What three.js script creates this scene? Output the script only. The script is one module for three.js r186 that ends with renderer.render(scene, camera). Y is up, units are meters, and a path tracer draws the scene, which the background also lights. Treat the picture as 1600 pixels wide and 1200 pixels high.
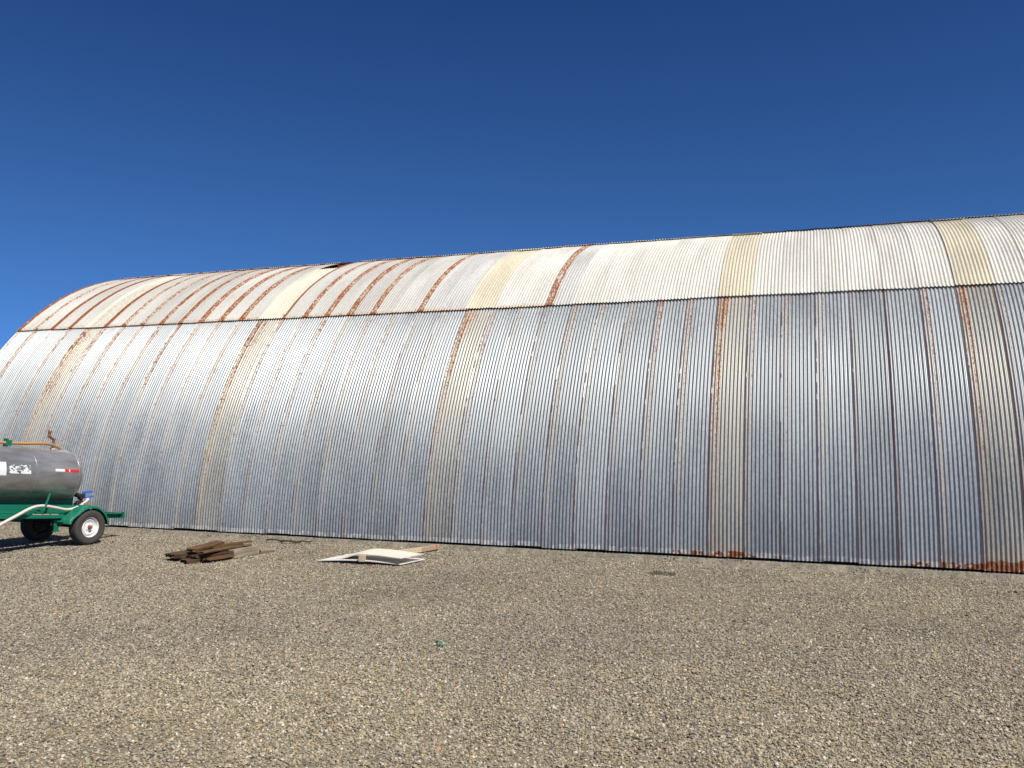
import * as THREE from 'three';
import { mergeGeometries, mergeVertices } from 'three/addons/utils/BufferGeometryUtils.js';
import { RoundedBoxGeometry } from 'three/addons/geometries/RoundedBoxGeometry.js';

// ---------------------------------------------------------------- camera
const scene = new THREE.Scene();
const camera = new THREE.PerspectiveCamera(48.39, 4 / 3, 0.1, 3000);
camera.position.set(0, 2.44, 15.328);
{
  const yaw = 0.3436, pitch = 0.0459;
  camera.up.set(0, 1, 0);
  camera.lookAt(camera.position.x - Math.sin(yaw) * Math.cos(pitch), camera.position.y + Math.sin(pitch), camera.position.z - Math.cos(yaw) * Math.cos(pitch));
}
// ---------------------------------------------------------------- sun and sky
const SUN_EL = 53 * Math.PI / 180, SUN_AZ = 60 * Math.PI / 180;      // azimuth from +z towards +x
const sunDir = new THREE.Vector3(Math.cos(SUN_EL) * Math.sin(SUN_AZ), Math.sin(SUN_EL), Math.cos(SUN_EL) * Math.cos(SUN_AZ));
{
  const W = 1024, H = 512, data = new Float32Array(W * H * 4), d = new THREE.Vector3();
  const lerp = (a, b, t) => a + (b - a) * t;
  for (let j = 0; j < H; j++) for (let i = 0; i < W; i++) {
    const v = (j + 0.5) / H, el = (v - 0.5) * Math.PI, az = ((i + 0.5) / W - 0.5) * 2 * Math.PI;
    d.set(Math.cos(el) * Math.cos(az), Math.sin(el), Math.cos(el) * Math.sin(az));
    const e = Math.max(0, Math.sin(el));
    const cg = d.dot(sunDir);
    const t = Math.exp(-e / 0.25);                 // nearness to the horizon
    const air = 0.62 + 0.62 * cg * cg;               // Rayleigh phase
    let r = lerp(0.001, 0.128, t) * air, g = lerp(0.018, 0.390, t) * air, b = lerp(0.140, 1.0, t) * air;
    const mie = 0.20 * Math.exp((cg - 1) * 14) + 0.8 * Math.exp((cg - 1) * 160);
    r += mie; g += mie * 0.97; b += mie * 0.9;
    const k = (j * W + i) * 4; data[k] = r; data[k + 1] = g; data[k + 2] = b; data[k + 3] = 1;
  }
  const sky = new THREE.DataTexture(data, W, H, THREE.RGBAFormat, THREE.FloatType);
  sky.mapping = THREE.EquirectangularReflectionMapping; sky.magFilter = THREE.LinearFilter; sky.minFilter = THREE.LinearFilter;
  sky.wrapS = THREE.RepeatWrapping; sky.needsUpdate = true;
  scene.background = sky; scene.environment = sky;
}
const sun = new THREE.DirectionalLight(new THREE.Color(1, 0.955, 0.88), 4.3);
sun.position.copy(sunDir).multiplyScalar(60).add(new THREE.Vector3(-6, 0, 0));
sun.target.position.set(-6, 0, 0); scene.add(sun.target);
sun.castShadow = true; sun.shadow.mapSize.set(4096, 4096);
Object.assign(sun.shadow.camera, { left: -30, right: 30, top: 30, bottom: -30, near: 1, far: 150 });
scene.add(sun);

const renderer = new THREE.WebGLRenderer({ antialias: true });
renderer.toneMapping = THREE.LinearToneMapping;
renderer.toneMappingExposure = 1.2;
renderer.shadowMap.enabled = true;

// ---------------------------------------------------------------- helpers
const V = (x, y, z) => new THREE.Vector3(x, y, z);
function mulberry(a) { return () => { a |= 0; a = a + 0x6D2B79F5 | 0; let t = Math.imul(a ^ a >>> 15, 1 | a); t = t + Math.imul(t ^ t >>> 7, 61 | t) ^ t; return ((t ^ t >>> 14) >>> 0) / 4294967296; }; }
function hash2(x, y) { let h = Math.imul(x, 374761393) + Math.imul(y, 668265263) | 0; h = Math.imul(h ^ h >>> 13, 1274126177); return ((h ^ h >>> 16) >>> 0) / 4294967296; }
function vn(x, y) { const xi = Math.floor(x), yi = Math.floor(y); let fx = x - xi, fy = y - yi; fx = fx * fx * (3 - 2 * fx); fy = fy * fy * (3 - 2 * fy);
  const a = hash2(xi, yi), b = hash2(xi + 1, yi), c = hash2(xi, yi + 1), d = hash2(xi + 1, yi + 1); return a + (b - a) * fx + (c - a) * fy + (a - b - c + d) * fx * fy; }
const fbm = (x, y) => vn(x, y) * 0.53 + vn(x * 2.1 + 17, y * 2.1 + 5) * 0.3 + vn(x * 4.3 + 3, y * 4.3 + 31) * 0.17;
const sst = (a, b, x) => { const t = Math.min(1, Math.max(0, (x - a) / (b - a))); return t * t * (3 - 2 * t); };
const LUT = new Uint8Array(4097); for (let i = 0; i <= 4096; i++) { const c = i / 4096; LUT[i] = Math.round(255 * (c <= 0.0031308 ? 12.92 * c : 1.055 * Math.pow(c, 1 / 2.4) - 0.055)); }
const enc = c => LUT[c <= 0 ? 0 : c >= 1 ? 4096 : (c * 4096) | 0];
function dataTex(data, w, h, srgb) { const t = new THREE.DataTexture(data, w, h, THREE.RGBAFormat, THREE.UnsignedByteType); t.magFilter = THREE.LinearFilter; t.minFilter = THREE.LinearFilter; t.wrapS = t.wrapT = THREE.RepeatWrapping; if (srgb) t.colorSpace = THREE.SRGBColorSpace; t.needsUpdate = true; return t; }
const taken = {};
function numbered(n) { if (taken[n] === undefined) { taken[n] = 0; return n; } taken[n]++; return n + '_' + String(taken[n]).padStart(3, '0'); }
function prep(g) { let q = g.index ? g.toNonIndexed() : g; for (const k of Object.keys(q.attributes)) if (!['position', 'normal', 'uv'].includes(k)) q.deleteAttribute(k); if (!q.attributes.uv) q.setAttribute('uv', new THREE.BufferAttribute(new Float32Array(q.attributes.position.count * 2), 2)); return q; }
const join = a => Array.isArray(a) ? (a.length === 1 ? a[0] : mergeGeometries(a.map(prep))) : a;
function mesh(name, geos, mat, parent) { const m = new THREE.Mesh(join(geos), mat); m.name = parent ? name : numbered(name); m.castShadow = m.receiveShadow = true; (parent || scene).add(m); return m; }
function thing(name, label, category, pos = [0, 0, 0], turn = 0, group) { const o = new THREE.Group(); o.name = numbered(name); o.position.set(...pos); o.rotation.y = turn; o.userData = { label, category }; if (group) o.userData.group = group; scene.add(o); return o; }
function tag(o, label, category, group) { o.userData = { label, category }; if (group) o.userData.group = group; return o; }
function structure(o) { o.userData = { kind: 'structure' }; return o; }
function box(w, h, d, p = [0, 0, 0], r = [0, 0, 0], bev = 0) { const g = bev ? new RoundedBoxGeometry(w, h, d, 2, bev) : new THREE.BoxGeometry(w, h, d); g.rotateX(r[0]); g.rotateZ(r[2]); g.rotateY(r[1]); g.translate(...p); return g; }
function rod(a, b, r, r2 = r, n = 12) { const A = V(...a), B = V(...b), L = A.distanceTo(B); const g = new THREE.CylinderGeometry(r2, r, L, n); g.translate(0, L / 2, 0); g.applyQuaternion(new THREE.Quaternion().setFromUnitVectors(V(0, 1, 0), B.clone().sub(A).normalize())); g.translate(A.x, A.y, A.z); return g; }
function tube(pts, r, seg = 60, rs = 10) { return new THREE.TubeGeometry(new THREE.CatmullRomCurve3(pts.map(p => V(...p))), seg, r, rs, false); }
function std(r, g, b, rough = 0.8, metal = 0, extra = {}) { return new THREE.MeshStandardMaterial({ color: new THREE.Color().setRGB(r, g, b), roughness: rough, metalness: metal, ...extra }); }
// small tiling surface texture: colour field f(u,v) -> [r,g,b] linear
function paintTex(w, h, f) { const d = new Uint8Array(w * h * 4); for (let j = 0; j < h; j++) for (let i = 0; i < w; i++) { const c = f((i + 0.5) / w, (j + 0.5) / h); const k = (j * w + i) * 4; d[k] = enc(c[0]); d[k + 1] = enc(c[1]); d[k + 2] = enc(c[2]); d[k + 3] = 255; } return dataTex(d, w, h, true); }

// ---------------------------------------------------------------- ground
const STAIN = [[-2.43, 1.28, 0.36, 0.2], [-6.6, 5.0, 0.5, 0.3]];
function tone(x, z) {          // slow patches of tan dust over the grey stone
  return fbm(x * 0.35 + 40, z * 0.35 + 11);
}
{
  const S = 1024, T = 4.0;      // 4 m tile
  const jit = (ix, iy, n) => { ix = ((ix % n) + n) % n; iy = ((iy % n) + n) % n; return [hash2(ix * 3 + 1, iy * 7 + 5), hash2(ix * 5 + 9, iy * 3 + 77), hash2(ix + 911, iy + 313)]; };
  const N = 190, d = new Uint8Array(S * S * 4), bmp = new Uint8Array(S * S * 4);
  for (let j = 0; j < S; j++) for (let i = 0; i < S; i++) {
    const x = i / S * N, y = j / S * N, xi = Math.floor(x), yi = Math.floor(y); let best = 9, sec = 9, id = 0;
    for (let b = -1; b <= 1; b++) for (let a = -1; a <= 1; a++) { const q = jit(xi + a, yi + b, N); const dx = xi + a + q[0] - x, dy = yi + b + q[1] - y, dd = dx * dx + dy * dy; if (dd < best) { sec = best; best = dd; id = q[2]; } else if (dd < sec) sec = dd; }
    const edge = Math.sqrt(sec) - Math.sqrt(best);
    let c = 0.15 + 0.15 * id * id; if (id > 0.96) c = 0.38; 
    const k = (j * S + i) * 4;
    d[k] = enc(c * 1.10); d[k + 1] = enc(c * 0.93); d[k + 2] = enc(c * 0.63); d[k + 3] = 255;
    const hgt = Math.min(1, edge * 1.6) * (0.5 + 0.5 * id) * 255; bmp[k] = bmp[k + 1] = bmp[k + 2] = hgt; bmp[k + 3] = 255;
  }
  const g = new THREE.PlaneGeometry(70, 60, 140, 120); g.rotateX(-Math.PI / 2); g.translate(-6, 0, 10);
  const p = g.attributes.position, col = new Float32Array(p.count * 3), uv = g.attributes.uv;
  for (let i = 0; i < p.count; i++) {
    const x = p.getX(i), z = p.getZ(i); uv.setXY(i, x / T, z / T);
    const inner = sst(0, 3, 35 - Math.abs(x + 6)) * sst(0, 3, 30 - Math.abs(z - 10));
    p.setY(i, (fbm(x * 0.6, z * 0.6) - 0.5) * 0.03 * inner - 0.012);
    const t = tone(x, z), s = 0.80 + 0.5 * t; col[i * 3] = s * (1.02 + 0.05 * (t - 0.5)); col[i * 3 + 1] = s; col[i * 3 + 2] = s * (0.98 - 0.14 * (t - 0.5));
  }
  g.setAttribute('color', new THREE.BufferAttribute(col, 3)); g.computeVertexNormals();
  const m = new THREE.MeshStandardMaterial({ map: dataTex(d, S, S, true), bumpMap: dataTex(bmp, S, S, false), bumpScale: 0.012, roughness: 0.95, vertexColors: true });
  structure(mesh('gravel_ground', g, m));
  // land beyond the yard, out to the horizon
  const outer = new THREE.RingGeometry(20, 2500, 64, 1); outer.rotateX(-Math.PI / 2); outer.translate(-6, -0.06, 10);
  structure(mesh('dry_land', outer, std(0.24, 0.2, 0.14, 1)));
}
const groundY = (x, z) => (fbm(x * 0.6, z * 0.6) - 0.5) * 0.03 - 0.012;

// ---------------------------------------------------------------- the arched building
const CA = 7.5115, CB = -0.5081, R = Math.hypot(CA, CB), Y0 = 0.13;   // arch centre (z = -CA, y = CB + Y0)
const P = 0.61, NC = 9, PITCH = P / NC, X0 = -0.6261, LAP = 0.7873, TH0 = Math.asin(-CB / R);
const IMAX = 33, IMIN = -9;
const SKYL = new Set([-5, 2, 11, 20, 29]);
const seamX = i => X0 - P * i;
const arcPt = (x, th, r) => [x, Y0 + CB + r * Math.sin(th), -CA + r * Math.cos(th)];

// per-sheet rust, read from the photograph; index = seam at the sheet's left edge
const roofBand = { 33: 0.9, 32: 0.52, 31: 0.97, 30: 0.97, 28: 1.0, 27: 0.6, 26: 0.55, 25: 0.92, 24: 0.88, 23: 0.85, 22: 0.8, 21: 0.78, 19: 1.0, 18: 0.72, 17: 0.8, 16: 0.78, 15: 0.72, 13: 0.74, 8: 0.72 };
const roofSolid = new Set([33, 31, 30, 28, 19]);
const wallLine = { '-9': 0.5, '-8': 0.5, '-7': 0.6, '-6': 1, '-5': 0.7, '-4': 0.55, '-3': 1, '-2': 0.65, '-1': 0.5, 0: 0.35, 1: 0.45, 2: 0.6, 3: 0.35, 4: 0.45, 5: 0.5, 6: 0.55, 7: 0.5, 8: 0.6, 9: 0.6, 10: 0.25, 11: 0.6, 12: 0.3, 13: 0.45, 14: 0.3, 15: 0.25, 16: 0.25, 17: 0.2, 18: 0.3, 19: 0.15, 20: 0.4, 32: 0.7 };
const wallBand = { '-6': 0.3, '-5': 0.75, '-4': 0.5, '-1': 0.3, 0: 0.42, 1: 0.5, 2: 0.95, 3: 0.55, 4: 0.5, 5: 0.34, 6: 0.4, 7: 0.5, 8: 0.25, 9: 0.25, 10: 0.55, 11: 0.95, 12: 0.3, 13: 0.3, 14: 0.32, 15: 0.35, 16: 0.38, 17: 0.4, 18: 0.42, 19: 0.5, 20: 1, 21: 0.6, 22: 0.62, 23: 0.66, 24: 0.66, 25: 0.7, 26: 0.66, 27: 0.68, 28: 0.7, 29: 1, 30: 0.66, 31: 0.2, 32: 0.85, 33: 0.4 };
const bottomRust = { '-9': 1, '-8': 1, '-7': 1, '-6': 1, '-5': 1, '-4': 0.6, '-3': 0.4, '-2': 0.12, '-1': 0.05, 0: 0.05, 1: 0.25, 2: 0.6, 3: 0.4, 6: 0.06, 8: 0.08, 13: 0.1, 30: 0.4 };

const TW = 128, TH = 1024, COLS = 16, ROWS = 2, AW = TW * COLS, AH = TH * ROWS;
const atlases = [];
function atlasSlot(n) { const a = Math.floor(n / (COLS * ROWS)); while (atlases.length <= a) atlases.push({ col: new Uint8Array(AW * AH * 4), mr: new Uint8Array(AW * AH * 4) }); const k = n % (COLS * ROWS); return { a, cx: (k % COLS) * TW, cy: Math.floor(k / COLS) * TH }; }
const OV = 1 / NC;                                   // overlap to the right, in sheet widths
const RUSTD = [0.105, 0.034, 0.016], RUSTM = [0.29, 0.085, 0.02], STAINC = [0.50, 0.33, 0.19];
function paintSheet(slot, kind, i) {
  const { col, mr } = atlases[slot.a], sd = i * 37 + (kind === 'roof' ? 1000 : 0);
  const rnd = mulberry(sd * 7919 + 13), sky = SKYL.has(i), shade = 0.90 + 0.2 * rnd();
  let base, metal, rough;
  if (kind === 'wall') {
    base = sky ? [0.352, 0.352, 0.312] : [0.322 * shade, 0.342 * shade, 0.340 * shade]; metal = 0.42; rough = 0.48;
  } else if (sky) { base = i === 29 || i === 20 ? [0.62, 0.575, 0.445] : [0.59, 0.535, 0.39]; metal = 0; rough = 0.55; }
  else if (i >= 14) { base = [0.465 * shade, 0.455 * shade, 0.405 * shade]; metal = 0.08; rough = 0.6; }
  else if (i === 8 || i === 13 || i === 12) { base = [0.52, 0.51, 0.47]; metal = 0.05; rough = 0.6; }
  else { base = [0.63, 0.605, 0.525]; metal = 0; rough = 0.55; }
  const line = kind === 'wall' ? (wallLine[i] || 0) * (i >= 3 && i < 30 ? 0.7 : 1) : 0, band = (kind === 'wall' ? wallBand : roofBand)[i] || 0;
  const solid = kind === 'roof' && roofSolid.has(i), bot = kind === 'wall' ? (bottomRust[i] || 0) : 0;
  const lipRust = kind === 'roof' && i > 8 && !sky ? 0.5 + 0.3 * rnd() : 0, capRust = (kind === 'roof' && roofBand[i + 0] ? 1 : 0);
  const bw = kind === 'wall' ? 0.16 + 0.04 * rnd() : (solid ? 0.15 + 0.03 * rnd() : 0.20 + 0.05 * rnd());
  const creamy = i === 31 ? 0 : Math.max(0, (i > 10 ? 0.15 : 0.0) + 0.5 * rnd());
  const ox = sd * 3.7, blen = kind === 'wall' ? 0.42 + 0.35 * rnd() : 9;
  for (let j = 0; j < TH; j++) for (let c = 0; c < TW; c++) {
    const u = (c + 0.5) / TW * (1 + OV), v = (j + 0.5) / TH;
    const mu = u * P, mv = v * (kind === 'wall' ? 5.55 : 4.5);
    const fine = hash2(c + sd * 131, j * 3 + 7), mid = vn(mu * 45 + ox, mv * 28), streak = vn(mu * 55 + ox, mv * 1.1 + ox), big = vn(mu * 3.0 + ox, mv * 0.9);
    let k = 1 + (kind === 'wall' ? 0.3 : 0.16) * (fine - 0.5) + (kind === 'wall' ? 0.22 : 0.18) * (mid - 0.5) + 0.15 * (streak - 0.5) + 0.2 * (big - 0.5);
    let r = base[0] * k, g = base[1] * k, b = base[2] * k, me = metal, ro = rough + 0.12 * (mid - 0.5) + 0.14 * (big - 0.5);
    // pale brown water marks running down the troughs
    let wash = sky && kind === 'wall' ? sst(0.4, 0.85, streak) * 0.16 : 0, rust = 0, dk = 0;
    if (kind === 'roof' && !sky) wash = sst(0.62, 0.9, vn(mu * 40 + ox, mv * 0.7)) * (i >= 12 ? 0.12 : 0.04);
    const grain = Math.min(1, Math.max(0, (vn(mu * 70 + ox, mv * 26) * 0.5 + vn(mu * 150 + ox, mv * 80) * 0.5 - 0.2) / 0.6)), wob = (vn(mv * 3.1, sd * 1.7) - 0.5) * 0.012;
    if (band > 0) {
      if (kind === 'wall') {
        const top = Math.exp(-(1 - v) / blen), s = band * top;
        const d1 = Math.abs(u - bw - wob) / 0.055, d2 = Math.abs(u - 0.03 - wob) / 0.04;
        const prof = Math.max(Math.exp(-d1 * d1), 0.6 * Math.exp(-d2 * d2));
        const lng = vn(mv * 1.9 + ox, 3.1);
        if (grain < s * prof * (0.78 + 0.75 * lng) - 0.10) rust = 1;
        wash = Math.max(wash, (u < bw + 0.05 ? 0.55 : 0) * band * (0.25 + 0.75 * top) * sst(0.02, 0.3, vn(mu * 60 + ox, mv * 2.2)) * (0.35 + 0.65 * Math.exp(-d1 * d1 * 0.5)));
        if (sky) { const st = vn(mu * 30 + ox, mv * 0.6); const reach = (i >= 20 ? 0.75 : 0.3) * band; const s2 = sst(1 - reach, 1, v) * (i === 29 ? 1.25 : i === 20 ? 0.95 : 0.75) * (0.15 + 1.3 * st * st) * (1 - 0.75 * sst(0.1, 0.6, u)); if (grain < s2 * 0.8 - 0.08) { rust = 1; if (i >= 20) dk = 0.7; } wash = Math.max(wash, Math.min(0.8, s2)); }
      } else {
        const uu = u - 0.01 - wob, inB = sst(-0.02, 0.0, uu) * (1 - sst(bw - 0.02, bw + 0.01, uu));
        const e = Math.max(Math.exp(-Math.pow(uu / 0.035, 2)), Math.exp(-Math.pow((uu - bw + 0.025) / 0.03, 2)));
        const patch = vn(mv * 5.2 + ox, 7.7 + u * 4), s = band * (solid ? 1.0 : 0.68 + 0.34 * e + 0.5 * (patch - 0.45));
        if (inB > 0.3 && grain < s * (solid ? 0.98 : 0.92)) rust = 1;
        wash = Math.max(wash, inB * band * (0.45 + 0.3 * patch));
        if (uu > bw && uu < bw + 0.1) wash = Math.max(wash, 0.15 * band * (1 - (uu - bw) / 0.1) * patch);
        if (v < 0.02 && uu < bw + 0.02 && uu > -0.02) rust = grain < 0.75 ? 1 : rust;
      }
    }
    if (lipRust > 0 && v < 0.03) { const s = (1 - v / 0.03); wash = Math.max(wash, 0.9 * lipRust * s * (0.5 + 0.8 * mid)); if (grain < 0.22 * s * lipRust * 1.4) rust = 1; }
    if (line > 0) { const lw = 0.007 + 0.015 * line; const ll = vn(mv * 2.3 + ox, 9.2) * 0.7 + vn(mv * 9 + ox, 1.2) * 0.3; if (Math.abs(u - 0.006 + wob * 0.3) < lw * (0.55 + 0.9 * ll) && ll > 0.55 - 0.55 * line) { rust = 1; dk = 0.75; } }
    if (bot > 0) { const hh = (bot >= 1 ? 0.030 : 0.018 * bot + 0.006) * (0.7 + 0.5 * vn(mu * 14 + ox, 2.2)); if (v < hh && (bot >= 1 ? grain < 0.8 : vn(mu * 24 + ox, mv * 20) < bot * 1.1)) { rust = 1; } if (v < hh * 2.2) wash = Math.max(wash, 0.3 * bot); }
    if (kind === 'wall' && v < 0.016 && rust === 0) { const w2 = 0.55 * sst(0.25, 0.7, vn(mu * 30 + ox, mv * 9)); r += (0.62 - r) * w2; g += (0.6 - g) * w2; b += (0.55 - b) * w2; me *= 1 - w2; }
    if (kind === 'roof' && i === 29 && v < 0.62 + 0.03 * mid && u > 0.25) { const kk = 0.72 + 0.2 * mid; r *= kk * 0.98; g *= kk; b *= kk * 1.02; }
    if (kind === 'wall' && creamy > 0) { const w2 = creamy * Math.exp(-Math.pow((u - bw + 0.03 - wob) / 0.032, 2)) * sst(0.2, 0.75, vn(mv * 0.8 + ox, 4.4)) * (0.5 + 0.7 * mid); r += (0.46 - r) * w2; g += (0.44 - g) * w2; b += (0.33 - b) * w2; me *= 1 - w2; }
    if (wash > 0) { const w = Math.min(0.75, wash); r += (STAINC[0] - r) * w; g += (STAINC[1] - g) * w; b += (STAINC[2] - b) * w; me *= 1 - w; ro += 0.2 * w; }
    if (rust > 0) { const q = Math.min(1, dk + 0.65 * vn(mu * 90 + ox, mv * 55 + 50)), kk = 0.85 + 0.4 * fine; r = (RUSTM[0] + (RUSTD[0] - RUSTM[0]) * q) * kk; g = (RUSTM[1] + (RUSTD[1] - RUSTM[1]) * q) * kk; b = (RUSTM[2] + (RUSTD[2] - RUSTM[2]) * q) * kk; me = 0; ro = 0.92; }
    const o = ((slot.cy + j) * AW + slot.cx + c) * 4;
    col[o] = enc(r); col[o + 1] = enc(g); col[o + 2] = enc(b); col[o + 3] = 255;
    mr[o] = 255; mr[o + 1] = Math.min(1, Math.max(0, ro)) * 255; mr[o + 2] = me * 255; mr[o + 3] = 255;
  }
}
const AMP = 0.0118;
function sheetGeo(i, t0, t1, nT, lift0, lift1, slot, seed, edgeJit = 0) {
  const nX = (NC + 1) * 8, rnd = mulberry(seed), pos = [], uv = [], idx = [], phase = rnd() * 0.004;
  const tilt = (rnd() - 0.5) * 0.003, e0 = (rnd() - 0.5) * edgeJit, sgx = rnd() * 50;
  for (let j = 0; j <= nT; j++) {
    const b = j / nT, th = t0 + e0 / R + (t1 - t0 - e0 / R) * b;
    for (let c = 0; c <= nX; c++) {
      const u = c / nX * (1 + OV), x = seamX(i) + u * P + phase + tilt * (b - 0.5);
      const corr = AMP * Math.cos(2 * Math.PI * u * NC);
      const up = 0.0065 * (1 - sst(0.05, 0.3, u));                       // left edge rides over its neighbour
      const dent = (fbm(x * 2.2 + sgx, th * R * 1.1 + 3) - 0.5) * 0.016 * sst(0.06, 0.3, u) * (1 - sst(0.75, 0.98, u)) + (fbm(x * 0.5, th * R * 0.6 + 9) - 0.5) * 0.02;
      const lift = lift0 + (lift1 - lift0) * sst(0, 0.06, b);
      const q = arcPt(x, th, R + corr + up + dent + lift); pos.push(q[0], q[1], q[2]);
      uv.push((slot.cx + 0.6 + (TW - 1.2) * c / nX) / AW, (slot.cy + 0.6 + (TH - 1.2) * b) / AH);
    }
  }
  const w = nX + 1; for (let j = 0; j < nT; j++) for (let c = 0; c < nX; c++) { const a = j * w + c; idx.push(a, a + 1, a + w, a + 1, a + w + 1, a + w); }
  const g = new THREE.BufferGeometry(); g.setAttribute('position', new THREE.Float32BufferAttribute(pos, 3)); g.setAttribute('uv', new THREE.Float32BufferAttribute(uv, 2)); g.setIndex(idx); g.computeVertexNormals(); return g;
}
const hut = thing('arched_metal_building', 'long arched building clad in rusty galvanised corrugated sheets with a pale curved roof', 'building', [0, 0, 0]);
{
  const jobs = []; let n = 0;
  for (let i = IMAX; i >= IMIN; i--) { const s = atlasSlot(n++); paintSheet(s, 'wall', i); jobs.push(['wall', i, s]); }
  for (let i = IMAX; i >= IMIN; i--) { const s = atlasSlot(n++); paintSheet(s, 'roof', i); jobs.push(['roof', i, s]); }
  const mats = atlases.map(a => { const m = dataTex(a.mr, AW, AH, false); return new THREE.MeshStandardMaterial({ map: dataTex(a.col, AW, AH, true), roughnessMap: m, metalnessMap: m, roughness: 1, metalness: 1, side: THREE.DoubleSide }); });
  for (const [kind, i, s] of jobs) {
    if (kind === 'wall') mesh('wall_sheet', sheetGeo(i, TH0, LAP + 0.02, 30, 0, 0, s, i + 500, 0.03), mats[s.a], hut);
    else {
      const hole = i === 20;
      const top = hole ? 1.19 : SKYL.has(i) ? 1.305 : 1.40;
      const m = mesh(SKYL.has(i) ? 'skylight_sheet' : 'roof_sheet', sheetGeo(i, LAP, top, 22, SKYL.has(i) ? 0.043 : 0.036, SKYL.has(i) ? 0.026 : 0.018, s, i + 900, 0.02), mats[s.a], hut);
      if (SKYL.has(i)) m.userData.label = 'yellowed translucent skylight sheet';
      if (SKYL.has(i) && !hole) mesh('skylight_sheet', sheetGeo(i, 1.290, 1.40, 4, 0.062, 0.045, s, i + 950, 0.0), mats[s.a], hut);
    }
  }
  // crown sheets, lapped over the roof sheets near the top of the arch
  const jobR = jobs.filter(j => j[0] === 'roof');
  for (const [, i, s] of jobR) {
    if (i === 20) continue;
    const bump = [24, 14, 6, -2].includes(i) ? -0.012 : 0;
    mesh('crown_sheet', sheetGeo(i, 1.345 + bump, Math.PI - 1.352, 16, 0.058, 0.05, s, i + 1300, 0.03), mats[s.a], hut);
  }
  mesh('crown_sheet', sheetGeo(20, 1.47, Math.PI - 1.352, 14, 0.046, 0.046, jobR.find(j => j[1] === 20)[2], 1320, 0), mats[jobR.find(j => j[1] === 20)[2].a], hut);
  // the far side, gables, floor and the steel ribs inside
  const xl = seamX(IMAX), xr = seamX(IMIN) + P, dark = std(0.3, 0.31, 0.32, 0.6, 0.3, { side: THREE.DoubleSide }), steel = std(0.22, 0.1, 0.06, 0.8, 0.1);
  { const pos = [], idx = [], nx = (IMAX - IMIN + 1) * 4, nt = 24; for (let j = 0; j <= nt; j++) for (let c = 0; c <= nx; c++) { const q = arcPt(xl + (xr - xl) * c / nx, Math.PI - 1.36 + (1.36 - TH0) * j / nt, R + (c % 2 ? 0.008 : -0.008)); pos.push(...q); } for (let j = 0; j < nt; j++) for (let c = 0; c < nx; c++) { const a = j * (nx + 1) + c; idx.push(a, a + 1, a + nx + 1, a + 1, a + nx + 2, a + nx + 1); }
    const g = new THREE.BufferGeometry(); g.setAttribute('position', new THREE.Float32BufferAttribute(pos, 3)); g.setIndex(idx); g.computeVertexNormals(); mesh('far_side_cladding', g, dark, hut); }
  for (const gx of [xl + 0.06, xr - 0.06]) { const sh = new THREE.Shape(); for (let k = 0; k <= 40; k++) { const th = TH0 + (Math.PI - 2 * TH0) * k / 40; const X = -CA + (R - 0.03) * Math.cos(th), Yy = Y0 + CB + (R - 0.03) * Math.sin(th); k ? sh.lineTo(-X, Yy) : sh.moveTo(-X, Yy); }
    const g = new THREE.ExtrudeGeometry(sh, { depth: 0.03, bevelEnabled: false }); g.rotateY(Math.PI / 2); g.translate(gx - 0.015, 0, 0); mesh('gable_wall', g, dark, hut); }
  mesh('floor_slab', box(xr - xl - 0.2, 0.06, 2 * CA - 0.4, [(xl + xr) / 2, 0.04, -CA]), std(0.2, 0.19, 0.17, 0.95), hut);
  for (let k = 0; k <= 10; k++) { const rx = xl + 0.4 + (xr - xl - 0.8) * k / 10; const pts = []; for (let q = 0; q <= 24; q++) { const th = TH0 + 0.01 + (Math.PI - 2 * TH0 - 0.02) * q / 24; pts.push(arcPt(rx, th, R - 0.12)); } mesh('arch_rib', tube(pts, 0.05, 48, 6), steel, hut); }
  for (const th of [0.35, LAP, 1.1, 1.33, 1.58]) mesh('purlin', rod(arcPt(xl + 0.1, th, R - 0.04), arcPt(xr - 0.1, th, R - 0.04), 0.022, 0.022, 6), steel, hut);
  // concrete footing with a worn front edge
  const conc = new THREE.MeshStandardMaterial({ roughness: 0.95, map: paintTex(512, 64, (u, v) => { const n = fbm(u * 60, v * 5), q = vn(u * 230, v * 30), f = hash2(u * 512 | 0, v * 64 | 0), k = 0.5 + 0.55 * n + 0.35 * (f - 0.5) + 0.4 * (q - 0.5) + (f > 0.94 ? 0.5 : 0); return [0.27 * k, 0.235 * k, 0.172 * k]; }) });
  const g = new THREE.BoxGeometry(xr - xl + 0.3, 0.3, 0.46, 260, 4, 8); g.translate((xl + xr) / 2, -0.06, -0.06);
  const p = g.attributes.position, uv = g.attributes.uv; for (let k = 0; k < p.count; k++) { const x = p.getX(k), y = p.getY(k), z = p.getZ(k); const f = sst(-0.05, 0.16, z); p.setZ(k, z + f * ((fbm(x * 1.3, 4) - 0.5) * 0.22 + (fbm(x * 6, 8) - 0.5) * 0.05)); p.setY(k, y + (y > 0 ? -0.085 * f * f - 0.05 * f * fbm(x * 3, z * 9) : 0)); uv.setXY(k, x / 6, (z + y) / 0.8); }
  g.computeVertexNormals(); mesh('concrete_footing', g, conc, hut);
  mesh('sill_beam', box(xr - xl - 0.1, 0.32, 0.08, [(xl + xr) / 2, 0.22, -0.22]), std(0.12, 0.09, 0.06, 0.9), hut);
}

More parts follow.
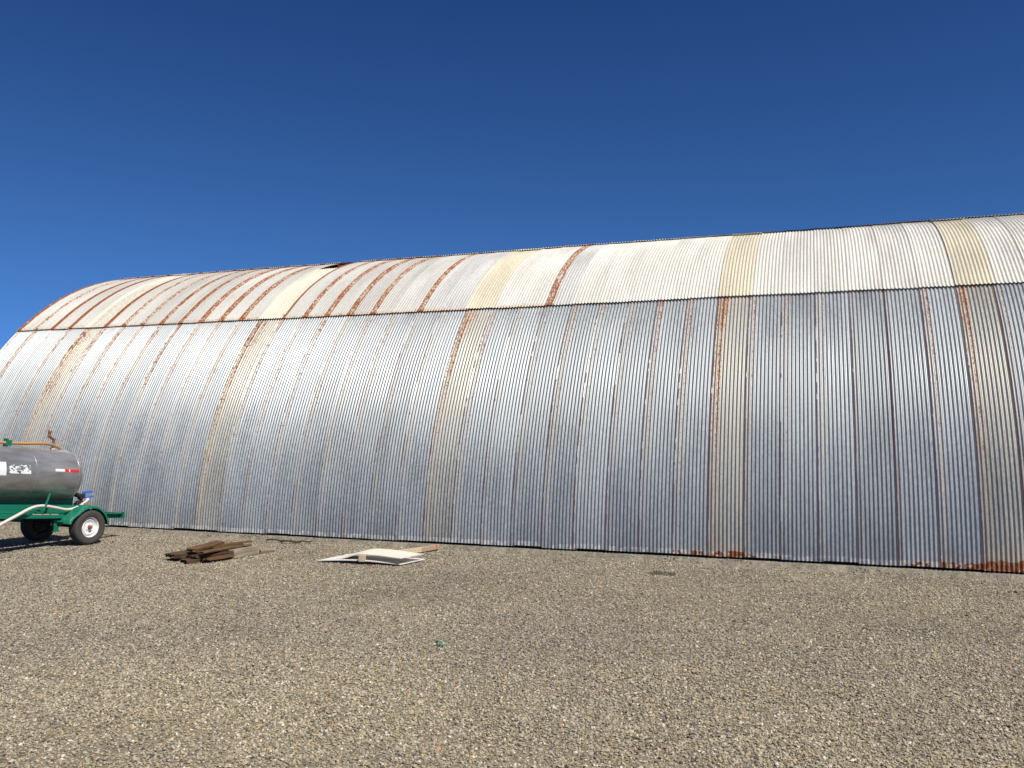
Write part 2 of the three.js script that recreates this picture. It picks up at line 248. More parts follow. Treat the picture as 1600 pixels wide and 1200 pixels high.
// ---------------------------------------------------------------- tank trailer
{
  const A = 85 * Math.PI / 180, N = [Math.sin(A), Math.cos(A)], Wp = [-13.87, 1.9];
  const tr = thing('tank_trailer', 'green two-wheeled trailer carrying a grey steel tank with a white hose', 'trailer', [Wp[0] - N[0] * 0.78, 0, Wp[1] - N[1] * 0.78], A);
  const TILT = -0.0905, AX = [0.03, 0.35];
  const bt = g => { for (const q of [].concat(g)) { q.translate(-AX[0], -AX[1], 0); q.rotateZ(TILT); q.translate(AX[0], AX[1], 0); } return g; };
  const greenTex = paintTex(256, 256, (u, v) => { const n = fbm(u * 9, v * 9), f = vn(u * 60, v * 60), k = 0.85 + 0.3 * n; if (f > 0.93 && n > 0.55) return [0.22, 0.16, 0.1]; const d = sst(0.55, 0.8, n) * 0.22; return [0.004 * k + 0.10 * d, 0.165 * k + 0.03 * d, 0.095 * k + 0.04 * d]; });
  const green = new THREE.MeshStandardMaterial({ map: greenTex, roughness: 0.42 });
  const rubber = new THREE.MeshStandardMaterial({ roughness: 0.9, map: paintTex(128, 128, (u, v) => { const n = fbm(u * 12, v * 12), k = 0.7 + 0.6 * n; return [0.062 * k, 0.054 * k, 0.045 * k]; }) });
  const white = new THREE.MeshStandardMaterial({ roughness: 0.45, map: paintTex(128, 128, (u, v) => { const n = fbm(u * 8, v * 8); const k = n > 0.72 ? 0.72 : 1; return [0.84 * k, 0.83 * k, 0.8 * k]; }) });
  const rusty = new THREE.MeshStandardMaterial({ roughness: 0.9, map: paintTex(64, 64, (u, v) => { const n = fbm(u * 10, v * 10), k = 0.6 + 0.8 * n; return [0.26 * k, 0.1 * k, 0.04 * k]; }) });
  const black = std(0.02, 0.02, 0.022, 0.6), hoseM = std(0.66, 0.6, 0.5, 0.6), blue = std(0.03, 0.16, 0.62, 0.45), pipeM = std(0.46, 0.25, 0.09, 0.7), redT = std(0.72, 0.02, 0.015, 0.35), whiteT = std(0.82, 0.82, 0.8, 0.35);
  // tank
  const tankTex = paintTex(1024, 512, (u, v) => {
    const x = u * 2.9, y = v * 3.33; const n = fbm(x * 3.2 + 2, y * 3.2), m = fbm(x * 11, y * 7 + 9), s = vn(x * 2 + y * 5, y * 1.1), f = hash2(u * 1024 | 0, v * 512 | 0);
    let k = 0.55 + 0.75 * n + 0.6 * (m - 0.5) + 0.3 * (s - 0.5) + 0.12 * (f - 0.5); const w = sst(0.62, 0.8, fbm(x * 5 + 30, y * 5)) * 0.35; return [0.46 * k + 0.12 * w, 0.445 * k + 0.11 * w, 0.43 * k + 0.09 * w]; });
  const steel = new THREE.MeshStandardMaterial({ map: tankTex, roughness: 0.33, metalness: 0.6 });
  const TR = 0.53, TY = 1.35, S0 = -2.5, S1 = -0.11, HD = 0.26;
  const prof = []; for (let k = 0; k <= 14; k++) { const a = k / 14 * Math.PI / 2; prof.push(new THREE.Vector2(Math.max(0.0005, TR * Math.sin(a)), S0 - HD * Math.cos(a))); }
  for (let k = 1; k < 12; k++) prof.push(new THREE.Vector2(TR, S0 + (S1 - S0) * k / 12));
  for (let k = 0; k <= 14; k++) { const a = k / 14 * Math.PI / 2; prof.push(new THREE.Vector2(Math.max(0.0005, TR * Math.cos(a)), S1 + HD * Math.sin(a))); }
  const tg = new THREE.LatheGeometry(prof, 72); tg.rotateZ(-Math.PI / 2); tg.translate(0, TY, 0);
  const tank = mesh('tank', bt(tg), steel, tr);
  // weld seams round the shell
  for (const s of [S0, -1.05, S1]) { const g = new THREE.TorusGeometry(TR + 0.001, 0.006, 6, 72); g.rotateY(Math.PI / 2); g.translate(s, TY, 0); mesh('weld_seam', bt(g), steel, tank); }
  const decal = (s0, s1, a0, a1, lift, torn) => {    // curved sticker on the tank's side; angles up from the horizontal
    const nS = torn ? 44 : 6, nA = torn ? 22 : 4, pos = [], uv = [], idx = []; for (let j = 0; j <= nA; j++) for (let c = 0; c <= nS; c++) { const a = a0 + (a1 - a0) * j / nA, s = s0 + (s1 - s0) * c / nS; pos.push(s, TY + (TR + lift) * Math.sin(a), (TR + lift) * Math.cos(a)); uv.push(c / nS, j / nA); }
    for (let j = 0; j < nA; j++) for (let c = 0; c < nS; c++) { if (torn) { const q = fbm(c * 0.24 + 5, j * 0.3 + 2), up = j / nA; if (q < 0.32 + 0.36 * up) continue; } const a = j * (nS + 1) + c; idx.push(a, a + 1, a + nS + 1, a + 1, a + nS + 2, a + nS + 1); }
    const g = new THREE.BufferGeometry(); g.setAttribute('position', new THREE.Float32BufferAttribute(pos, 3)); g.setAttribute('uv', new THREE.Float32BufferAttribute(uv, 2)); g.setIndex(idx); g.computeVertexNormals(); return bt(g); };
  mesh('white_sticker', decal(-2.3, -1.68, -0.06, 0.42, 0.004), whiteT, tank);
  mesh('torn_sticker', decal(-1.62, -1.18, 0.02, 0.34, 0.004, true), whiteT, tank);
  mesh('reflective_tape', decal(-0.66, -0.45, 0.16, 0.26, 0.004), whiteT, tank);
  mesh('reflective_tape', decal(-0.45, -0.36, 0.16, 0.26, 0.004), redT, tank);
  mesh('reflective_tape', decal(-0.36, -0.335, 0.16, 0.26, 0.0045), whiteT, tank);
  mesh('reflective_tape', decal(-0.335, -0.13, 0.16, 0.26, 0.004), redT, tank);
  // pipe work on top
  mesh('top_pipe', bt(tube([[-2.5, 1.94, 0.05], [-1.8, 1.935, 0.06], [-1.1, 1.95, 0.08], [-0.6, 1.98, 0.08], [-0.34, 1.95, 0.02], [-0.16, 1.88, -0.03], [-0.12, 1.80, -0.04]], 0.03, 60, 10)), pipeM, tr);
  const riser = mesh('riser_pipe', bt([rod([-0.38, 1.86, 0], [-0.37, 2.07, 0], 0.028), rod([-0.37, 2.07, 0], [-0.48, 2.14, 0], 0.026), rod([-0.48, 2.14, 0], [-0.48, 2.23, 0], 0.026), new THREE.SphereGeometry(0.034, 10, 8).translate(-0.37, 2.08, 0), new THREE.SphereGeometry(0.034, 10, 8).translate(-0.48, 2.14, 0), rod([-0.48, 2.21, 0], [-0.48, 2.25, 0], 0.038)]), rusty, tr);
  mesh('collar', bt([rod([-0.38, 1.86, 0], [-0.38, 1.91, 0], 0.055, 0.055, 16)]), std(0.55, 0.5, 0.38, 0.5, 0.3), riser);
  mesh('pipe_clamp', bt([box(0.035, 0.15, 0.1, [-1.43, 1.95, 0.06]), box(0.1, 0.11, 0.03, [-1.40, 1.94, 0.11])]), green, tr);
  mesh('filler_cap', bt([rod([-1.95, 1.85, 0], [-1.95, 2.0, 0], 0.2, 0.2, 24), rod([-1.95, 2.0, 0], [-1.95, 2.04, 0], 0.22, 0.22, 24)]), std(0.1, 0.05, 0.06, 0.6), tr);
  // saddle, skid beams and chassis
  for (const z of [0.18, -0.18]) mesh('tank_saddle', bt([box(2.35, 0.20, 0.05, [-1.12, 0.84, z])]), green, tr);
  for (const z of [0.43, -0.43]) mesh('skid_beam', bt([box(2.45, 0.155, 0.012, [-1.07, 0.69, z]), box(2.45, 0.012, 0.09, [-1.07, 0.769, z - Math.sign(z) * 0.045]), box(2.45, 0.012, 0.09, [-1.07, 0.612, z - Math.sign(z) * 0.045]), box(0.014, 0.2, 0.1, [0.15, 0.715, z - Math.sign(z) * 0.045])]), green, tr);
  for (const z of [0.45, -0.45]) {
    mesh('chassis_rail', bt([box(3.6, 0.10, 0.012, [-0.69, 0.555, z - Math.sign(z) * 0.05]), box(3.6, 0.012, 0.07, [-0.69, 0.602, z - Math.sign(z) * 0.012]), box(3.6, 0.012, 0.07, [-0.69, 0.508, z - Math.sign(z) * 0.012]), box(0.014, 0.13, 0.1, [1.115, 0.57, z - Math.sign(z) * 0.01])]), green, tr);
  }
  mesh('running_board', bt([box(2.1, 0.016, 0.15, [-1.45, 0.595, 0.50]), box(2.1, 0.08, 0.014, [-1.45, 0.562, 0.57])]), green, tr);
  mesh('worn_edge', bt([[-0.62, 0.16], [-0.80, 0.13], [-0.99, 0.2], [-1.18, 0.07]].map(([q, l]) => box(l, 0.014, 0.004, [q, 0.597, 0.5775], [0, 0, 0.03 * Math.sin(q * 40)]))), std(0.55, 0.5, 0.33, 0.7), tr);
  for (const s of [-2.3, -1.55, -0.75, 0.5]) mesh('cross_member', bt([box(0.06, 0.09, 0.88, [s, 0.55, 0])]), green, tr);
  mesh('rear_bumper', bt([box(0.05, 0.11, 1.0, [1.10, 0.56, 0])]), green, tr);
  mesh('axle', [rod([0.03, 0.35, -0.72], [0.03, 0.35, 0.72], 0.035)], black, tr);
  for (const z of [0.42, -0.42]) mesh('leaf_spring', [tube([[-0.5, 0.47, z], [-0.2, 0.38, z], [0.03, 0.355, z], [0.26, 0.37, z], [0.5, 0.42, z]], 0.028, 24, 6)], black, tr);
  for (const e of [-1, 1]) mesh('drawbar', bt([rod([-2.4, 0.555, 0.42 * e], [-3.75, 0.555, 0.02 * e], 0.045, 0.045, 8)]), green, tr);
  mesh('hitch_coupler', bt([box(0.28, 0.09, 0.1, [-3.85, 0.56, 0], [0, 0, 0], 0.02)]), black, tr);
  mesh('jack_stand', [rod([-3.45, 0.02, 0], [-3.45, 1.25, 0], 0.035), rod([-3.45, 0, 0], [-3.45, 0.03, 0], 0.1)], black, tr);
  // dark placard hung under the frame
  const pl = mesh('placard', bt([box(0.24, 0.12, 0.008, [-0.46, 0.44, 0.44])]), black, tr);
  mesh('marking', bt([box(0.006, 0.06, 0.004, [-0.575, 0.41, 0.447]), box(0.1, 0.006, 0.004, [-0.52, 0.385, 0.447]), box(0.12, 0.006, 0.004, [-0.40, 0.385, 0.447]), ...[0, 1, 2, 3, 4].map(k => box(0.011, 0.03, 0.004, [-0.47 + k * 0.021, 0.437 + (k % 2) * 0.004, 0.447]))]), whiteT, pl);
  // wheels
  const wheel = (z, side) => {
    const w = new THREE.Group(); w.name = 'wheel'; tr.add(w); w.position.set(0.03, 0.35, z); if (side < 0) w.rotation.y = Math.PI;
    const pts = [[0.205, -0.10], [0.235, -0.112], [0.285, -0.118], [0.325, -0.108], [0.343, -0.085], [0.350, -0.04], [0.351, 0], [0.350, 0.04], [0.343, 0.085], [0.325, 0.108], [0.285, 0.118], [0.235, 0.112], [0.205, 0.10], [0.2, 0.06], [0.2, -0.06], [0.205, -0.10]].map(q => new THREE.Vector2(q[0], q[1]));
    const tg = new THREE.LatheGeometry(new THREE.SplineCurve(pts).getPoints(60), 64); tg.rotateX(Math.PI / 2);
    { const p = tg.attributes.position; for (let i = 0; i < p.count; i++) if (p.getY(i) < -0.336) p.setY(i, -0.336 - (p.getY(i) + 0.336) * 0.1); tg.computeVertexNormals(); }
    const tyre = mesh('tyre', tg, rubber, w), lug = [];
    for (let k = 0; k < 60; k++) for (let q = -2; q <= 2; q++) { const a = (k + (q & 1) * 0.5) / 60 * Math.PI * 2; const g = box(0.026, 0.014, 0.034, [0, Math.abs(q) === 2 ? 0.345 : 0.353, q * 0.041], [Math.abs(q) === 2 ? Math.sign(q) * 0.5 : 0, 0, 0]); g.rotateZ(a); if (Math.sin(a + Math.PI / 2) < -0.95) continue; lug.push(g); }
    mesh('tread', lug, rubber, tyre);
    const rp = [[0.0, 0.06], [0.055, 0.06], [0.075, 0.05], [0.105, 0.048], [0.125, 0.058], [0.14, 0.068], [0.15, 0.06], [0.158, 0.03], [0.168, 0.02], [0.178, 0.035], [0.188, 0.07], [0.2, 0.088], [0.212, 0.092], [0.216, 0.1], [0.212, 0.104], [0.205, 0.098]].map(q => new THREE.Vector2(Math.max(q[0], 0.0005), q[1]));
    const rg = new THREE.LatheGeometry(new THREE.SplineCurve(rp).getPoints(80), 64); rg.rotateX(Math.PI / 2);
    const rim = mesh('rim', rg, new THREE.MeshStandardMaterial({ map: white.map, roughness: 0.45, side: THREE.DoubleSide }), w);
    mesh('hub_cap', [new THREE.CylinderGeometry(0.036, 0.042, 0.07, 20).rotateX(Math.PI / 2).translate(0, 0, 0.075), new THREE.SphereGeometry(0.036, 16, 8, 0, Math.PI * 2, 0, Math.PI / 2).rotateX(Math.PI / 2).scale(1, 1, 0.4).translate(0, 0, 0.11)], rusty, rim);
    mesh('hub_plate', [new THREE.CylinderGeometry(0.058, 0.058, 0.012, 24).rotateX(Math.PI / 2).translate(0, 0, 0.05)], new THREE.MeshStandardMaterial({ map: greenTex, roughness: 0.6 }), rim);
    for (let k = 0; k < 5; k++) { const a = k / 5 * Math.PI * 2 + 0.3; mesh('lug_nut', [new THREE.CylinderGeometry(0.011, 0.012, 0.025, 6).rotateX(Math.PI / 2).translate(0.085 * Math.cos(a), 0.085 * Math.sin(a), 0.036)], green, rim); }
    mesh('added_dark_disc', [new THREE.CylinderGeometry(0.17, 0.17, 0.06, 32).rotateX(Math.PI / 2).translate(0, 0, -0.05)], black, w);  // added black disc, keeps light from showing through the rim
    return w;
  };
  wheel(0.72, 1); wheel(-0.72, -1);
  const fender = z0 => {
    const z1 = z0 + 0.30, pos = [], idx = [], n = 32, rows = [[z0, -0.012], [z0 + 0.1, 0], [z1 - 0.02, 0], [z1, -0.012], [z1 + 0.004, -0.05]];
    const path = []; for (let k = 0; k <= n; k++) { const a = (168 - 168 * k / n) * Math.PI / 180; let r = 0.43 + 0.09 * sst(130, 168, 168 - 168 * k / n); path.push([0.02 + r * Math.cos(a), 0.36 + (r - 0.01) * Math.sin(a), a]); }
    for (let k = 0; k <= n; k++) for (const [z, dr] of rows) pos.push(path[k][0] + dr * Math.cos(path[k][2]), path[k][1] + dr * Math.sin(path[k][2]), z);
    for (let k = 0; k < n; k++) for (let q = 0; q < rows.length - 1; q++) { const a = k * rows.length + q, b = a + rows.length; idx.push(a, b, a + 1, b, b + 1, a + 1); }
    const g = new THREE.BufferGeometry(); g.setAttribute('position', new THREE.Float32BufferAttribute(pos, 3)); g.setIndex(idx); g.computeVertexNormals();
    const uv = []; for (let i = 0; i < pos.length; i += 3) uv.push(pos[i] * 2, pos[i + 2] * 2 + pos[i + 1]); g.setAttribute('uv', new THREE.Float32BufferAttribute(uv, 2));
    const f = mesh('fender', g, new THREE.MeshStandardMaterial({ map: greenTex, roughness: 0.42, side: THREE.DoubleSide }), tr);
    return f;
  };
  const f1 = fender(0.55); fender(-0.85);
  mesh('bracket', [box(0.1, 0.24, 0.01, [-0.50, 0.42, 0.5]), box(0.16, 0.02, 0.02, [-0.52, 0.31, 0.52]), rod([-0.5, 0.5, 0.42], [-0.47, 0.5, 0.7], 0.02), rod([0.03, 0.77, 0.42], [0.03, 0.775, 0.8], 0.015)], green, f1);
  // hose, its post, and the valves at the rear
  mesh('hose', [tube([[-3.4, 0.04, 0.9], [-2.9, 0.10, 0.75], [-2.3, 0.33, 0.72], [-1.78, 0.58, 0.68], [-1.44, 0.715, 0.66], [-1.12, 0.83, 0.63], [-0.88, 0.845, 0.59], [-0.54, 0.775, 0.55], [-0.28, 0.715, 0.52], [0.0, 0.735, 0.46], [0.24, 0.80, 0.36], [0.44, 0.85, 0.22], [0.5, 0.83, 0.05], [0.42, 0.8, -0.02]], 0.03, 140, 12)], hoseM, tr);
  mesh('hose_post', [rod([-0.86, 0.74, 0.60], [-0.73, 1.08, 0.62], 0.021, 0.021, 8), rod([-0.86, 0.745, 0.6], [-0.93, 0.76, 0.47], 0.015)], green, tr);
  const vb = mesh('outlet_valve', [rod([0.28, 0.97, 0], [0.46, 0.9, 0], 0.05), box(0.12, 0.12, 0.11, [0.46, 0.90, 0], [0, 0, 0], 0.02), rod([0.46, 0.9, 0], [0.44, 0.70, 0], 0.045), box(0.12, 0.12, 0.12, [0.42, 0.76, 0], [0, 0, 0], 0.02), rod([0.3, 0.74, 0], [0.5, 0.82, 0], 0.04)], black, tr);
  mesh('valve_handle', [box(0.2, 0.045, 0.05, [0.60, 0.985, 0.02], [0, 0, 0.02]), box(0.06, 0.1, 0.035, [0.50, 0.95, 0.02])], blue, vb);
  mesh('valve_handle', [box(0.18, 0.035, 0.05, [0.60, 0.885, 0.06], [0, 0, 0.12])], blue, vb);
}

// ---------------------------------------------------------------- old planks, block, scraps
{
  const wood = (r, g, b, sd) => new THREE.MeshStandardMaterial({ roughness: 0.9, map: paintTex(256, 64, (u, v) => { const n = vn(u * 6 + sd, v * 26 + sd), m = fbm(u * 20 + sd, v * 50), w = fbm(u * 3 + sd, v * 3), k = 0.55 + 0.5 * n + 0.4 * (m - 0.5) + 0.5 * (w - 0.4); return [r * k, g * k, b * k]; }) });
  const brown = [wood(0.14, 0.072, 0.027, 3), wood(0.095, 0.052, 0.022, 17), wood(0.16, 0.086, 0.034, 29)], grey = wood(0.34, 0.275, 0.19, 41), dull = wood(0.28, 0.22, 0.15, 53);
  // a weathered board: jagged ends, slightly bowed and worn
  function board(len, w, h, sd, bow = 0, jag = 0.09, rough = 0.006) {
    const g = new THREE.BoxGeometry(len, h, w, 28, 3, 6), p = g.attributes.position, uv = g.attributes.uv;
    for (let i = 0; i < p.count; i++) {
      let x = p.getX(i), y = p.getY(i), z = p.getZ(i); const e = x / (len / 2);
      const q = hash2(Math.round((z + 5) * 100) * 13 + sd, Math.round((y + 5) * 100) * 7 + (e > 0 ? 1 : 0));
      if (Math.abs(e) > 0.98) x -= Math.sign(e) * jag * q; 
      y += bow * (1 - e * e) + (fbm(x * 5 + sd, z * 12 + 3) - 0.5) * rough * 2; z += (fbm(x * 3 + sd, y * 12 + 9) - 0.5) * rough * 4;
      p.setXYZ(i, x, y, z); uv.setXY(i, x / 1.6 + sd * 0.13, (z + y) / 0.35);
    }
    g.computeVertexNormals(); return g;
  }
  function place(name, label, cat, a, b, w, h, mat, sd, bow, jag, roll = 0, group) {   // a, b: end points of the board's top centre line
    const A = V(...a), B = V(...b), L = A.distanceTo(B), d = B.clone().sub(A).normalize(); const side = V(0, 1, 0).cross(d).normalize().negate(), up = side.clone().negate().cross(d).normalize();
    const m = mesh(name, board(L, w, h, sd, bow, jag), mat); const M = new THREE.Matrix4().makeBasis(d, up.y < 0 ? up.negate() : up, side); m.quaternion.setFromRotationMatrix(M); m.rotateX(roll);
    m.position.copy(A).add(B).multiplyScalar(0.5).addScaledVector(V(0, 1, 0), -h / 2); tag(m, label, cat, group); return m;
  }
  const G = 'old brown planks in the pile';
  place('plank', 'broad split brown plank on the far-left side of the lumber pile', 'plank', [-10.86, 0.115, 3.02], [-10.62, 0.125, 1.35], 0.28, 0.055, brown[1], 11, 0, 0.16, 0.05, G);
  place('plank', 'brown plank lying on top of the lumber pile with a square right end', 'plank', [-10.60, 0.195, 2.78], [-10.74, 0.205, 1.75], 0.19, 0.045, brown[0], 23, 0, 0.05, 0.1, G);
  place('plank', 'thin brown strip sticking out highest at the right end of the lumber pile', 'plank', [-10.66, 0.165, 2.5], [-10.58, 0.135, 1.05], 0.09, 0.035, brown[2], 37, 0, 0.05, 0, G);
  place('plank', 'bowed brown plank with a dark gap under it, near side of the lumber pile top', 'plank', [-10.34, 0.165, 2.88], [-10.27, 0.125, 1.52], 0.17, 0.035, brown[2], 41, 0.025, 0.06, -0.15, G);
  place('plank', 'brown plank in the middle layer of the lumber pile with ragged left end', 'plank', [-10.50, 0.10, 2.92], [-10.24, 0.09, 1.55], 0.27, 0.05, brown[1], 59, 0, 0.12, -0.08, G);
  place('plank', 'lowest brown plank along the near edge of the lumber pile, behind grey block', 'plank', [-10.20, 0.075, 2.95], [-10.02, 0.06, 1.9], 0.2, 0.06, brown[0], 61, 0, 0.14, -0.2, G);
  place('plank', 'short rotten brown plank at the bottom front-left of the lumber pile', 'plank', [-10.48, 0.05, 3.12], [-10.12, 0.04, 2.2], 0.24, 0.055, brown[1], 73, 0, 0.16, 0.04, G);
  place('plank', 'brown plank lying on the gravel under the left end of the lumber pile', 'plank', [-10.78, 0.055, 2.98], [-10.5, 0.05, 1.5], 0.3, 0.055, brown[1], 83, 0, 0.14, 0, G);
  {
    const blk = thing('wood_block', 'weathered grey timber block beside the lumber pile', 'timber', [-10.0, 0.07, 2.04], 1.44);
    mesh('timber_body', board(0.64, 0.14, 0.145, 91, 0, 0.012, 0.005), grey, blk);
    mesh('shaded_end_grain', [box(0.008, 0.125, 0.12, [-0.322, 0, 0], [0, 0, 0], 0.003)], wood(0.17, 0.145, 0.115, 47), blk);  // end grain, its colour also carrying the shade of the end turned from the sun
  }
  place('wood_scrap', 'small dull brown wood scrap right of the grey timber block', 'wood scrap', [-9.92, 0.08, 1.72], [-9.78, 0.06, 1.45], 0.12, 0.075, dull, 97, 0, 0.1, 0.3);
  // twigs and strips along the foot of the wall
  const TG = 'dark sticks lying along the foot of the wall', twL = ['dark broken stick nearest the trailer along the foot of the wall', 'longest dark stick along the foot of the wall', 'dark curled strip in the middle of the sticks by the wall', 'rightmost dark stick along the foot of the wall'];
  [[-10.75, 0.32, -10.25, 0.36, 0.015], [-10.35, 0.42, -9.85, 0.44, 0.018], [-10.2, 0.30, -10.0, 0.42, 0.016], [-9.95, 0.36, -9.68, 0.33, 0.014]].forEach(([x0, z0, x1, z1, r], k) => {
    const y = 0.035; const m = mesh('stick', [tube([[x0, y, z0], [x0 * 0.66 + x1 * 0.34, y + 0.03, z0 * 0.66 + z1 * 0.34 + 0.03], [x0 * 0.3 + x1 * 0.7, y + 0.005, z0 * 0.3 + z1 * 0.7 - 0.03], [x1, y + 0.02, z1]], r, 18, 6)], std(0.07, 0.05, 0.032, 0.95)); tag(m, twL[k], 'stick', TG); });
}
// ---------------------------------------------------------------- white boards and timbers
{
  const thin = (fn, nA, nB, t) => {       // a bent sheet with thickness: fn(a,b) -> [x,y,z] of its upper face
    const pos = [], uv = [], idx = [], w = nB + 1, n = (nA + 1) * w;
    for (let s = 0; s < 2; s++) for (let i = 0; i <= nA; i++) for (let j = 0; j <= nB; j++) { const q = fn(i / nA, j / nB); pos.push(q[0], q[1] - s * t, q[2]); uv.push(i / nA, j / nB); }
    const quad = (a, b, c, d) => idx.push(a, b, c, a, c, d);
    for (let i = 0; i < nA; i++) for (let j = 0; j < nB; j++) { const a = i * w + j; quad(a, a + 1, a + w + 1, a + w); quad(n + a, n + a + w, n + a + w + 1, n + a + 1); }
    for (let i = 0; i < nA; i++) { let a = i * w; quad(a, a + w, n + a + w, n + a); a += nB; quad(a, n + a, n + a + w, a + w); }
    for (let j = 0; j < nB; j++) { let a = j; quad(a, n + a, n + a + 1, a + 1); a += nA * w; quad(a, a + 1, n + a + 1, n + a); }
    let g = new THREE.BufferGeometry(); g.setAttribute('position', new THREE.Float32BufferAttribute(pos, 3)); g.setAttribute('uv', new THREE.Float32BufferAttribute(uv, 2)); g.setIndex(idx); g = g.toNonIndexed(); g.computeVertexNormals(); return g; };
  const wtex = paintTex(256, 128, (u, v) => { const n = fbm(u * 7, v * 5), m = vn(u * 40, v * 30), k = 0.93 + 0.1 * n - (m > 0.93 ? 0.15 : 0); return [0.80 * k, 0.77 * k, 0.70 * k]; });
  const wm = new THREE.MeshStandardMaterial({ map: wtex, roughness: 0.5 }), ply = new THREE.MeshStandardMaterial({ map: paintTex(256, 128, (u, v) => { const n = vn(u * 4, v * 40), w = fbm(u * 6, v * 4), k = 0.88 + 0.12 * n + 0.1 * (w - 0.5); return [0.80 * k, 0.735 * k, 0.60 * k]; }), roughness: 0.65 });
  const lum = (r, g, b, sd) => new THREE.MeshStandardMaterial({ roughness: 0.8, map: paintTex(128, 64, (u, v) => { const n = vn(u * 3 + sd, v * 18), k = 0.82 + 0.25 * n + 0.12 * (hash2(u * 128 | 0, v * 64 | 0) - 0.5); return [r * k, g * k, b * k]; }) });
  const pine = lum(0.62, 0.50, 0.32, 3), pine2 = lum(0.44, 0.33, 0.21, 9), lerp = (a, b, t) => a + (b - a) * t;
  const lo = mesh('white_panel', thin((a, b) => [lerp(lerp(-8.32, -8.22, b), lerp(-6.75, -6.60, b), a), 0.035 + 0.02 * Math.sin(a * 3) + 0.015 * sst(0.4, 0, b) * Math.sin(a * Math.PI), lerp(lerp(2.22, 2.12, a), lerp(1.62, 1.46, a), b)], 24, 10, 0.014), wm);
  tag(lo, 'white panel lying flat on the gravel beneath the bowed pale board', 'panel');
  const up = mesh('bowed_board', thin((a, b) => { const h = 0.055 + 0.115 * sst(0, 0.42, a) - 0.02 * sst(0.6, 1, a) + 0.022 * Math.sin(Math.PI * Math.min(1, a * 1.05)) * b; return [lerp(lerp(-8.05, -8.15, b), lerp(-6.72, -6.57, b), a), h, lerp(lerp(2.06, 2.17, a), lerp(1.55, 1.60, a), b)]; }, 30, 10, 0.012), ply);
  tag(up, 'pale bowed plywood board propped above the white panel', 'board');
  const post = mesh('wood_stub', box(0.115, 0.115, 0.05, [-7.46, 0.1085, 2.168], [0, 0.25, 0], 0.004), pine); tag(post, 'short pine stub standing between the white panel and bowed board', 'timber');
  const b1 = thing('pine_timber', 'pale pine timber running out from behind the bowed board', 'timber', [-7.24, 0.045, 1.0], Math.atan2(0.66 - 1.35, 0.34) * -1); 
  mesh('timber_body', box(0.78, 0.09, 0.045, [0, 0.02, 0], [0, 0, 0], 0.004), pine, b1);
  const b2 = thing('pine_timber', 'darker pine timber with a red line near its end, closest to the wall', 'timber', [-7.03, 0.04, 0.43], Math.atan2(0.45, 0.12));
  mesh('timber_body', box(0.62, 0.09, 0.045, [0, 0.02, 0], [0, 0, 0], 0.004), pine2, b2);
  mesh('red_line', [box(0.022, 0.0945, 0.0495, [0.235, 0.02, 0])], std(0.62, 0.03, 0.02, 0.6), b2);
  const lab = mesh('red_paper_scrap', box(0.09, 0.012, 0.03, [-7.28, 0.012, 2.235], [0, 0.1, 0.03]), std(0.4, 0.09, 0.08, 0.7)); tag(lab, 'small red scrap on the gravel in front of the white panel', 'scrap');
  // green scrap out on the gravel
  const gs = thin((a, b) => [-3.99 + a * 0.09, 0.035 + 0.02 * Math.sin(a * 5) + 0.012 * Math.sin(b * 4 + a * 3), 6.70 - b * 0.05 - 0.02 * a], 8, 5, 0.003);
  tag(mesh('green_scrap', gs, std(0.0, 0.22, 0.14, 0.5)), 'small crumpled green plastic scrap on the open gravel', 'scrap');
}

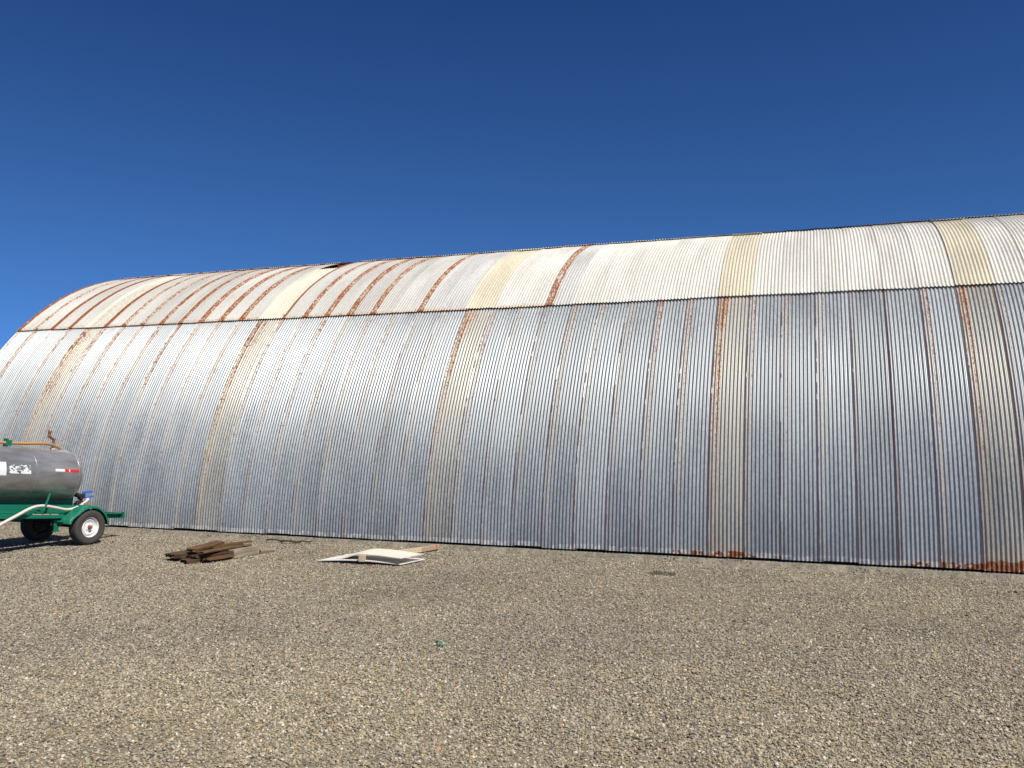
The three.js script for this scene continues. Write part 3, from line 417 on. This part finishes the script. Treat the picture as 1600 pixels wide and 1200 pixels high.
// ---------------------------------------------------------------- loose gravel stones
{
  const rnd = mulberry(4242);
  const variants = []; for (let k = 0; k < 5; k++) { let g = new THREE.IcosahedronGeometry(1, k < 3 ? 0 : 1); g.deleteAttribute('uv'); g.deleteAttribute('normal'); g = mergeVertices(g, 1e-3); const p = g.attributes.position; for (let i = 0; i < p.count; i++) { const s = 0.72 + 0.5 * rnd(); p.setXYZ(i, p.getX(i) * s, p.getY(i) * s * 0.7, p.getZ(i) * s); } g = g.toNonIndexed(); g.computeVertexNormals(); variants.push(g); }
  const mat = std(1, 1, 1, 0.85), list = variants.map(() => []);
  // the stretch of yard that the photograph shows, with a margin on every side
  const poly = [[-7.4, 12.6], [3.2, 9.4], [5.2, 0.03], [-20, 0.03]];
  const inside = (x, z) => { let c = false; for (let i = 0, j = 3; i < 4; j = i++) { const [xi, zi] = poly[i], [xj, zj] = poly[j]; if ((zi > z) !== (zj > z) && x < (xj - xi) * (z - zi) / (zj - zi) + xi) c = !c; } return c; };
  const ledgeY = (x, z) => { if (z > 0.3) return -1; const zz = (fbm(x * 1.3, 4) - 0.5) * 0.22, f = sst(-0.05, 0.16, z - zz * 0.9); return 0.09 - 0.085 * f * f - 0.05 * f * 0.5 - (z - zz > 0.17 ? 1 : 0); };
  const TOTAL = 430000; let made = 0, guard = 0;
  while (made < TOTAL && guard++ < TOTAL * 6) {
    const x = -20 + 25.2 * rnd(), z = 0.03 + 12.57 * rnd(); if (!inside(x, z)) continue;
    const near = z > 4.5; if (!near && rnd() < 0.35) continue;
    const lim = 0.13 + 0.22 * (fbm(x * 1.3, 4) - 0.5) + 0.25 * (fbm(x * 2.7, 19) - 0.5); if (z < lim + 0.08 * (rnd() - 0.5) && rnd() < 0.62) continue;
    const t = tone(x, z), patch = fbm(x * 1.1 + 7, z * 1.1 + 3); if (rnd() < 0.5 * sst(0.55, 0.75, patch)) continue;    // thin spots
    made++; list[Math.min(4, rnd() * 5 | 0)].push([x, z, t]);
  }
  const M = new THREE.Matrix4(), q = new THREE.Quaternion(), e = new THREE.Euler(), c = new THREE.Color();
  list.forEach((l, k) => {
    const im = new THREE.InstancedMesh(variants[k], mat, l.length); im.name = numbered('gravel'); im.userData = { kind: 'stuff', label: 'loose tan and grey crushed stone gravel covering the yard', category: 'gravel' }; im.castShadow = im.receiveShadow = true;
    l.forEach(([x, z, t], i) => {
      const s = 0.0058 + 0.0075 * Math.pow(rnd(), 1.6) + (rnd() > 0.988 ? 0.007 : 0);
      e.set((rnd() - 0.5) * 1.2, rnd() * 6.28, (rnd() - 0.5) * 1.2); q.setFromEuler(e);
      M.compose(V(x, Math.max(groundY(x, z), ledgeY(x, z)) + s * (0.35 + 0.5 * rnd()), z), q, V(s * (0.8 + 0.6 * rnd()), s * (0.8 + 0.3 * rnd()), s * (0.8 + 0.4 * rnd()))); im.setMatrixAt(i, M);
      const a = rnd(); let v = 0.165 + 0.225 * rnd(), r = 1.08, g = 0.92, b = 0.63 - 0.12 * (t - 0.5);
      if (a > 0.935) { v = 0.40 + 0.2 * rnd(); g = 0.94; b = 0.77; } else if (a > 0.915) { v = 0.42; g = 0.66; b = 0.3; } else if (a > 0.84) { v = 0.08; g = 0.92; b = 0.78; } else if (a > 0.70) { r = 1.06; g = 0.95; b = 0.72; }
      v *= 0.80 + 0.5 * t;
      const [sx, sz, ra, rb] = STAIN[0], dd = Math.hypot((x - sx) / ra, (z - sz) / rb) + (fbm(x * 9, z * 9) - 0.5) * 1.1; if (dd < 0.85) v *= 0.3;
      c.setRGB(v * r, v * g, v * b); im.setColorAt(i, c);
    });
    scene.add(im);
  });
}
renderer.render(scene, camera);
